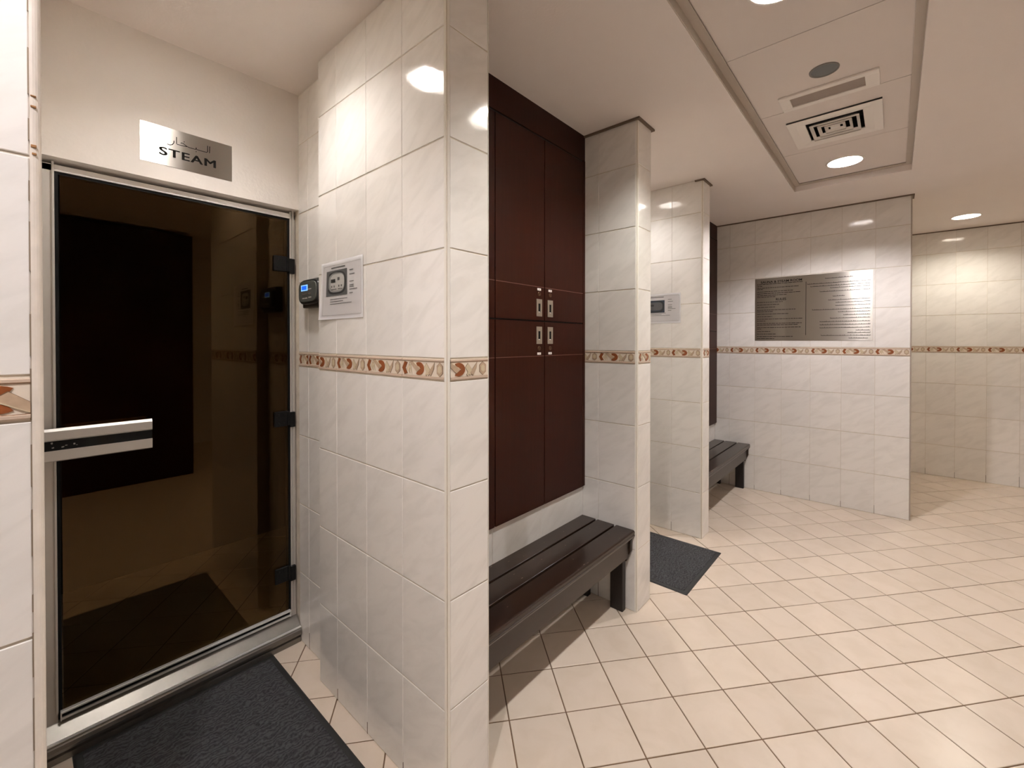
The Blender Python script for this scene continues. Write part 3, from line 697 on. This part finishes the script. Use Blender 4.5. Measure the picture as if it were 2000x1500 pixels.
# ------------------------------------------------------------------ notices
PAPER = mat('white paper', (.88, .87, .88), .6)
PK = mat('print black', (.03, .03, .03), .6); PG = mat('print grey', (.28, .28, .27), .5); PL = mat('print light grey', (.50, .49, .47), .5); PD = mat('print dark grey', (.10, .10, .10), .5); PLN = mat('print line', (.45, .43, .42), .6)
PBL = mat('print slate', (.03, .045, .07), .4)
PM = [PK, PG, PL, PD, PLN, PBL]
def notice(name, u0, u1, v0, v1, origin, label, style):
    W_, H_ = u1 - u0, v1 - v0
    def cur(u, v):       # gentle curl: lower left corner lifts
        a = max(0, 1 - u / (W_ * .45)); b_ = max(0, 1 - v / (H_ * .7))
        return -(.0008 + .010 * a * a * b_ + .0012 * math.sin(u / W_ * 5) ** 2)
    bm = bmesh.new(); n = 14; g = {}
    for i in range(n + 1):
        for j in range(n + 1):
            u, v = W_ * i / n, H_ * j / n
            g[i, j] = bm.verts.new((u - (.018 * max(0, .4 - u / W_) * max(0, 1 - v / H_)), cur(u, v), v))
    for i in range(n):
        for j in range(n): bm.faces.new((g[i, j], g[i + 1, j], g[i + 1, j + 1], g[i, j + 1])).smooth = True
    bmesh.ops.solidify(bm, geom=bm.faces[:], thickness=.0003)
    t = tag(link(name, fin(bm, name, PAPER), origin), label, 'notice')
    def Q(bm, a, b_, c, d_, mi, lift=.0009):
        """printed rectangle following the curl; a..d are fractions of the sheet, v up"""
        k = 6
        for q in range(k):
            ua, ub = W_ * (a + (b_ - a) * q / k), W_ * (a + (b_ - a) * (q + 1) / k)
            P = [(ua, H_ * c), (ub, H_ * c), (ub, H_ * d_), (ua, H_ * d_)]
            f = bm.faces.new([bm.verts.new((p[0] - .018 * max(0, .4 - p[0] / W_) * max(0, 1 - p[1] / H_), cur(*p) - lift, p[1])) for p in P]); f.material_index = mi
    def disc(bm, cu, cv, ru, rv, mi, lift, pw=3.2):
        pts = []
        for q in range(28):
            a = 2 * math.pi * q / 28; c, s = math.cos(a), math.sin(a)
            u = W_ * (cu + ru * math.copysign(abs(c) ** (2 / pw), c)); v = H_ * (cv + rv * math.copysign(abs(s) ** (2 / pw), s))
            pts.append(bm.verts.new((u, cur(u, v) - lift, v)))
        bm.faces.new(pts).material_index = mi
    bm = bmesh.new()
    # thin frame line
    for a, b_, c, d_ in ((.08, .965, .065, .071), (.08, .965, .925, .931), (.08, .084, .065, .93), (.961, .965, .065, .93)): Q(bm, a, b_, c, d_, 4)
    link('frame_line', fin(bm, 'frame_line', PM), origin, 0, t)
    bm = bmesh.new()
    px0, px1, py0, py1 = (.15, .645, .40, .84) if style == 0 else (.15, .62, .36, .78)
    Q(bm, px0, px1, py0, py1, 3 if style == 0 else 5, .0010)
    cu, cv = (px0 + px1) / 2, (py0 + py1) / 2
    disc(bm, cu, cv, .225, .195, 0, .0013); disc(bm, cu, cv + .005, .190, .165, 1 if style == 0 else 5, .0016); disc(bm, cu + .02, cv + .01, .165, .14, 2 if style == 0 else 3, .0018)
    Q(bm, cu - .13, cu - .02, cv + .01, cv + .07, 0, .0021)
    for uu in (-.12, -.06, .05, .11): Q(bm, cu + uu, cu + uu + .025, cv - .075, cv - .04, 3, .0021)
    Q(bm, cu - .12, cu + .01, cv - .115, cv - .10, 3, .0021); Q(bm, cu + .04, cu + .14, cv - .115, cv - .10, 3, .0021); Q(bm, cu + .03, cu + .08, cv + .04, cv + .09, 3, .0021)
    link('printed_photo', fin(bm, 'printed_photo', PM), origin, 0, t)
    bm = bmesh.new()
    Q(bm, .27, .60, .875, .895, 3)
    for v, l in ((.80, .09), (.73, .12), (.61, .10), (.55, .10), (.52, .10), (.48, .18), (.42, .08)): Q(bm, .70, .70 + l, v - .008, v + .004, 3)
    for v, l in ((.345, .40), (.305, .30), (.265, .50)): Q(bm, .25, .25 + l, v - .007, v + .003, 3)
    link('printed_text', fin(bm, 'printed_text', PM), origin, 0, t)
    return t
notice('notice', -1.640, -1.3385, 1.399, 1.610, (-1.640, Y1a - .0004, 1.399), 'curled white instruction sheet with a photo of a control panel, on the wide pillar', 0)
notice('notice', -1.395, -1.0985, 1.446, 1.653, (-1.395, Y3a - .0004, 1.446), 'white notice sheet half hidden behind the near pillar, above the far black mat', 1)

# ------------------------------------------------------------------ steam control unit
GREY = mat('control housing', (.045, .043, .038), .45); BEZ = mat('control bezel', (.018, .018, .018), .3); FACE = mat('control face', (.075, .078, .070), .35)
SCR = mat('blue screen', (.01, .06, .5), .3, emit=(.01, .10, 1.0), estr=.22); SCR2 = mat('screen frame glow', (.3, .6, 1), .3, emit=(.20, .45, 1.0), estr=.16)
PRN = mat('control print', (.55, .52, .5), .5)
cx, cz = -1.776, 1.518; cyw = .816
bm = bmesh.new(); bx(bm, -.080, .080, -.030, 0, -.062, .054, 0, .003)
t = tag(link('control_unit', fin(bm, 'control_unit', GREY), (cx, cyw, cz)), 'small grey control unit with a lit blue screen beside the door frame', 'control panel')
def super_ring(bm, a, b_, y0, y1, mi, pw=4.0, n=40, bev=.004):
    def ring(s, y): return [bm.verts.new(((a - s) * math.copysign(abs(math.cos(q)) ** (2 / pw), math.cos(q)), y, (b_ - s) * math.copysign(abs(math.sin(q)) ** (2 / pw), math.sin(q)))) for q in [2 * math.pi * k / n for k in range(n)]]
    rr = [ring(0, y1), ring(0, y0 + bev), ring(bev, y0)]
    for p, q in zip(rr, rr[1:]):
        for i in range(n): f = bm.faces.new((p[i], p[(i + 1) % n], q[(i + 1) % n], q[i])); f.material_index = mi; f.smooth = True
    bm.faces.new(rr[-1]).material_index = mi
bm = bmesh.new(); super_ring(bm, .089, .050, -.044, -.028, 0); link('bezel', fin(bm, 'bezel', BEZ), (cx, cyw, cz), 0, t)
bm = bmesh.new(); super_ring(bm, .080, .042, -.047, -.043, 0, bev=.002); fc = link('face_plate', fin(bm, 'face_plate', FACE), (cx, cyw, cz), 0, t)
bm = bmesh.new(); bx(bm, -.052, .006, -.0482, -.0468, .004, .028, 1); bx(bm, -.045, -.001, -.0486, -.048, .008, .024, 0); link('screen', fin(bm, 'screen', [SCR, SCR2]), (cx, cyw, cz), 0, fc)
bm = bmesh.new()
for a, b_, v in ((-.042, -.022, -.026), (-.018, .004, -.026), (.014, .040, -.024), (.010, .040, .009)): quad(bm, a, b_, v - .002, v + .002, -.0476, 0)
link('printed_marks', fin(bm, 'printed_marks', PRN), (cx, cyw, cz), 0, fc)
bm = bmesh.new()
for u in (-.038, -.024, -.010, .016, .030): lathe(bm, [(.0032, 0), (.0028, .0012), (.0002, .0014)], u, 0, 10)
for v in bm.verts: v.co = Vector((v.co.x, -.0470 - v.co.z, -.010))if False else Vector((v.co.x, -.0470 - v.co.z, -.010 + v.co.y))
link('button', fin(bm, 'button', mat('control buttons', (.10, .06, .05), .5)), (cx, cyw, cz), 0, fc)

# ------------------------------------------------------------------ lockers
LBL = mat('number label', (.85, .82, .80), .5, emit=None); BRASS = mat('old brass lock', (.10, .05, .025), .35, metal=.6)
def locker_bank(ox, y0, y1, xw, label, ncol):
    """ox: front plane of doors; y0..y1: bay; xw: wall plane."""
    Hb = CEIL
    t = tag(link('locker_bank', None, ((ox + xw) / 2, (y0 + y1) / 2, .556)), label, 'lockers')
    box_obj('carcass', xw + .0003, ox - .006, y0, y1, .557, Hb, LOCKD, t)
    box_obj('fascia', ox - .0062, ox - .0025, y0, y1, 2.262, Hb, LOCKW, t)
    pitch = .3335; yr = y1 - .020
    if yr - pitch * ncol > y0 + .002: box_obj('filler_strip', ox - .006, ox - .001, y0, yr - pitch * ncol - .001, .558, 2.262, LOCKW, t)
    box_obj('filler_strip', ox - .006, ox - .001, yr + .001, y1, .558, 2.262, LOCKW, t)
    for c in range(ncol):
        a, b_ = yr - pitch * (c + 1) + .0022, yr - pitch * c - .0022
        hs = -1 if c % 2 == 0 else 1            # side of the door that carries the handle
        hyc = (a + .040) if hs < 0 else (b_ - .040)
        for up in (1, 0):
            z0, z1 = (1.4135, 2.252) if up else (.556, 1.4075)
            D = box_obj('door', ox - .005, ox, a, b_, z0, z1, LOCKW, t, .0012)
            zi = 1.567 if up else 1.2505
            box_obj('inlay_strip', ox, ox + .0006, a + .001, b_ - .001, zi - .0014, zi + .0014, INLAY, D)
            zc = 1.4715 if up else 1.3455
            bm = bmesh.new(); w_, h_ = .0205, .0395
            for q in ((-w_, w_, -h_, -.019), (-w_, w_, .019, h_), (-w_, -.0075, -.019, .019), (.0075, w_, -.019, .019)):
                bx(bm, -.001, .0022, q[0], q[1], q[2], q[3], 0)
            bx(bm, 0, .0004, -.0076, .0076, -.0192, .0192, 1)
            bx(bm, .0004, .0024, -.006, .004, -.0215, -.017, 2, .0005)
            link('handle_plate', fin(bm, 'handle_plate', [HSTEEL, BLACK, ALUL]), (ox, hyc, zc), 0, D)
            bm = bmesh.new(); lathe(bm, [(.0105, 0), (.0100, .002), (.006, .0028), (.0055, .0018), (.0002, .0018)], seg=20)
            for v in bm.verts: v.co = Vector((v.co.z, v.co.x, v.co.y))
            bx(bm, .0018, .0022, -.0008, .0008, -.004, .004, 0)
            link('lock', fin(bm, 'lock', BRASS), (ox, hyc, 1.5345 if up else 1.2855), 0, D)
            bm = bmesh.new(); bx(bm, 0, .0012, -.0132, .0132, -.0052, .0052, 0, .0003)
            bx(bm, .0012, .0014, -.003, -.0005, -.0022, .0022, 1); bx(bm, .0012, .0014, .001, .0035, -.0022, .0022, 1)
            link('number_label', fin(bm, 'number_label', [LBL, PG]), (ox, hyc, 1.5555 if up else 1.2615), 0, D)
    return t
locker_bank(-1.222, Y1b + .0015, Y2a - .0015, XB1, 'dark mahogany locker bank above the near slatted bench', 3)
locker_bank(-1.244, Y3b + .002, YS - .0015, XB2, 'dark mahogany locker bank mostly hidden behind the farther pillar', 3)

# ------------------------------------------------------------------ benches
def bench(x_back, x_front, y0, y1, label):
    L_ = y1 - y0; ym = (y0 + y1) / 2; H_ = .400
    t = tag(link('bench', None, ((x_back + x_front) / 2, ym, 0)), label, 'bench', None, None)
    xs = [(x_front - .302, x_front - .216), (x_front - .205, x_front - .1105), (x_front - .0995, x_front)]
    for k, (a, b_) in enumerate(xs):
        bm = bmesh.new(); w_ = b_ - a
        if k < 2:
            bx(bm, -w_ / 2, w_ / 2, -L_ / 2, L_ / 2, -.022, 0, 0, .0025, 2)
        else:
            r = .006; xf = w_ / 2
            pr = [(-w_ / 2, -.024), (xf - .008, -.035), (xf - .003, -.033), (xf, -.027), (xf, -.021), (xf - .0025, -.019), (xf - .0025, -.016), (xf, -.014), (xf - .001, -.006), (xf - .005, -.001), (xf - .009, 0), (-w_ / 2 + .002, 0), (-w_ / 2, -.002)]
            extrude_poly(bm, pr, 'Y', -L_ / 2, L_ / 2)
        o = link('plank', fin(bm, 'plank', BENCHW), ((a + b_) / 2, ym, H_), 0, t)
        fb = bmesh.new(); rnd = random.Random(k * 7 + int(y0 * 10))
        for q in range(7):      # worn flecks
            u = rnd.uniform(-w_ * .42, w_ * .42) if k != 2 else rnd.choice([w_ * .46, rnd.uniform(-w_ * .45, w_ * .4)])
            vv = rnd.uniform(-L_ * .45, L_ * .48); s1 = rnd.uniform(.0006, .0014); s2 = rnd.uniform(.0015, .006)
            if abs(u) > w_ * .45: u = w_ / 2 - .0085; s1 = .0007; s2 *= 1.6
            quad_ = [(u - s1, vv - s2), (u + s1, vv - s2 * .6), (u + s1 * 1.3, vv + s2 * .7), (u - s1 * .6, vv + s2)]
            fb.faces.new([fb.verts.new((p[0], p[1], .0003)) for p in quad_])
        link('worn_fleck', fin(fb, 'worn_fleck', mat('bare worn wood', (.32, .24, .18), .6)), ((a + b_) / 2, ym, H_), 0, o)
    # front apron with a beaded top line
    bm = bmesh.new(); bx(bm, -.012, .012, -L_ / 2 + .012, L_ / 2 - .012, 0, .100, 0, .0015)
    link('apron', fin(bm, 'apron', BENCHL), (x_front - .034, ym, .268), 0, t)
    bm = bmesh.new(); bx(bm, -.010, .010, -L_ / 2 + .012, L_ / 2 - .012, 0, .085, 0, .0015)
    link('rear_rail', fin(bm, 'rear_rail', BENCHW), (x_front - .286, ym, .290), 0, t)
    # legs and end brackets
    for yy in (y0 + .024, y1 - .024):
        s = 1 if yy > ym else -1
        for xa, xb in ((x_front - .112, x_front - .044), (x_front - .297, x_front - .240)):
            bm = bmesh.new(); bx(bm, xa - (xa + xb) / 2, xb - (xa + xb) / 2, -.016, .016, 0, .375, 0, .003, 2)
            link('leg', fin(bm, 'leg', LEGW), ((xa + xb) / 2, yy, 0), 0, t)
        bm = bmesh.new()
        extrude_poly(bm, [(-.26, .376), (.030, .376), (.028, .362), (.021, .352), (.021, .300), (.014, .284), (.003, .262), (-.002, .245), (-.26, .275)], 'Y', -.009, .009)
        link('end_bracket', fin(bm, 'end_bracket', BENCHL), (x_front - .033, yy + s * .0135, 0), 0, t)
        bm = bmesh.new(); bx(bm, 0, .20, -.010, .010, 0, .05, 0)
        link('cross_rail', fin(bm, 'cross_rail', LEGW), (x_front - .255, yy - s * .03, .30), 0, t)
    return t
bench(XB1, -.940, Y1b + .003, Y2a - .003, 'near slatted dark wood bench under the lockers')
bench(XB2, -.962, Y3b + .003, YS - .003, 'far slatted dark wood bench by the partition with the rules sign')

for o in bpy.data.objects:
    if o.name.split('.')[0] in ('english_text', 'arabic_text', 'printed_text', 'printed_photo', 'frame_line', 'lettering', 'arabic_lettering', 'grout_line', 'rust_mark', 'title', 'heading', 'printed_marks', 'worn_fleck', 'scuff_marks', 'number_label', 'handle_plate'):
        if o.name.split('.')[0] not in ('number_label', 'handle_plate'): o['kind'] = 'stuff'
# ------------------------------------------------------------------ mats
RUB = mat('charcoal mat rubber', (.016, .017, .018), .55, noise=.2, nscale=30)
def carpet_mat():
    m, nt, b = node_mat('charcoal mat pile'); N = nt.nodes.new; L = nt.links.new
    tc = N('ShaderNodeTexCoord')
    wv = N('ShaderNodeTexWave'); wv.inputs['Scale'].default_value = 20; wv.inputs['Distortion'].default_value = 14; wv.inputs['Detail'].default_value = 3; wv.inputs['Detail Scale'].default_value = 1.6
    L(tc.outputs['Object'], wv.inputs['Vector'])
    n = N('ShaderNodeTexNoise'); n.inputs['Scale'].default_value = 170; n.inputs['Detail'].default_value = 3; L(tc.outputs['Object'], n.inputs['Vector'])
    mx = N('ShaderNodeMix'); mx.data_type = 'FLOAT'; mx.inputs[0].default_value = .6; L(wv.outputs['Fac'], mx.inputs[2]); L(n.outputs['Fac'], mx.inputs[3])
    cr = N('ShaderNodeValToRGB'); cr.color_ramp.elements[0].position = .2; cr.color_ramp.elements[0].color = (.009, .0095, .011, 1); cr.color_ramp.elements[1].position = .8; cr.color_ramp.elements[1].color = (.058, .059, .064, 1)
    L(mx.outputs[0], cr.inputs[0]); L(cr.outputs[0], b.inputs['Base Color']); b.inputs['Roughness'].default_value = .9
    bp = N('ShaderNodeBump'); bp.inputs['Strength'].default_value = .8; bp.inputs['Distance'].default_value = .003; L(mx.outputs[0], bp.inputs['Height']); L(bp.outputs[0], b.inputs['Normal'])
    MATS['pile'] = m; return m
PILE = carpet_mat()
def door_mat(x0, x1, y0, y1, label):
    cx, cy = (x0 + x1) / 2, (y0 + y1) / 2; a, b_ = (x1 - x0) / 2, (y1 - y0) / 2; bw = .022
    bm = bmesh.new()
    def ring(ix, z): return [bm.verts.new((p * (a - ix), q * (b_ - ix), z)) for p, q in ((-1, -1), (1, -1), (1, 1), (-1, 1))]
    rr = [ring(0, .0002), ring(.001, .003), ring(.006, .006), ring(bw, .0075), ring(bw + .002, .004)]
    for p, q in zip(rr, rr[1:]):
        for i in range(4): bm.faces.new((p[i], p[(i + 1) % 4], q[(i + 1) % 4], q[i]))
    bm.faces.new(rr[-1]); bm.faces.new(rr[0][::-1])
    t = tag(link('door_mat', fin(bm, 'door_mat', RUB), (cx, cy, 0)), label, 'mat')
    bm = bmesh.new(); bx(bm, -a + bw + .001, a - bw - .001, -b_ + bw + .001, b_ - bw - .001, .0035, .0085, 0)
    link('pile', fin(bm, 'pile', PILE), (cx, cy, 0), 0, t)
    return t
door_mat(-1.948, -1.06, .105, .700, 'charcoal textured mat in front of the bronze glass door')
door_mat(-1.69, -.800, 2.280, 2.877, 'black mat on the floor between the two middle pillars')

# ------------------------------------------------------------------ unseen dark cabinet added opposite to darken the reflection in the glass door
t = tag(link('reflection_cabinet', None, (1.5, .55, 0)), 'tall dark cabinet added opposite the steam room door for its dark reflection, outside the picture', 'cabinet')
box_obj('carcass', 1.25, 1.75, -1.1, 1.15, .0, 2.36, LOCKW, t)
for k in range(5): box_obj('door', 1.244, 1.25, -1.095 + k * .449, -1.095 + k * .449 + .444, .08, 2.32, LOCKW, t, .002)
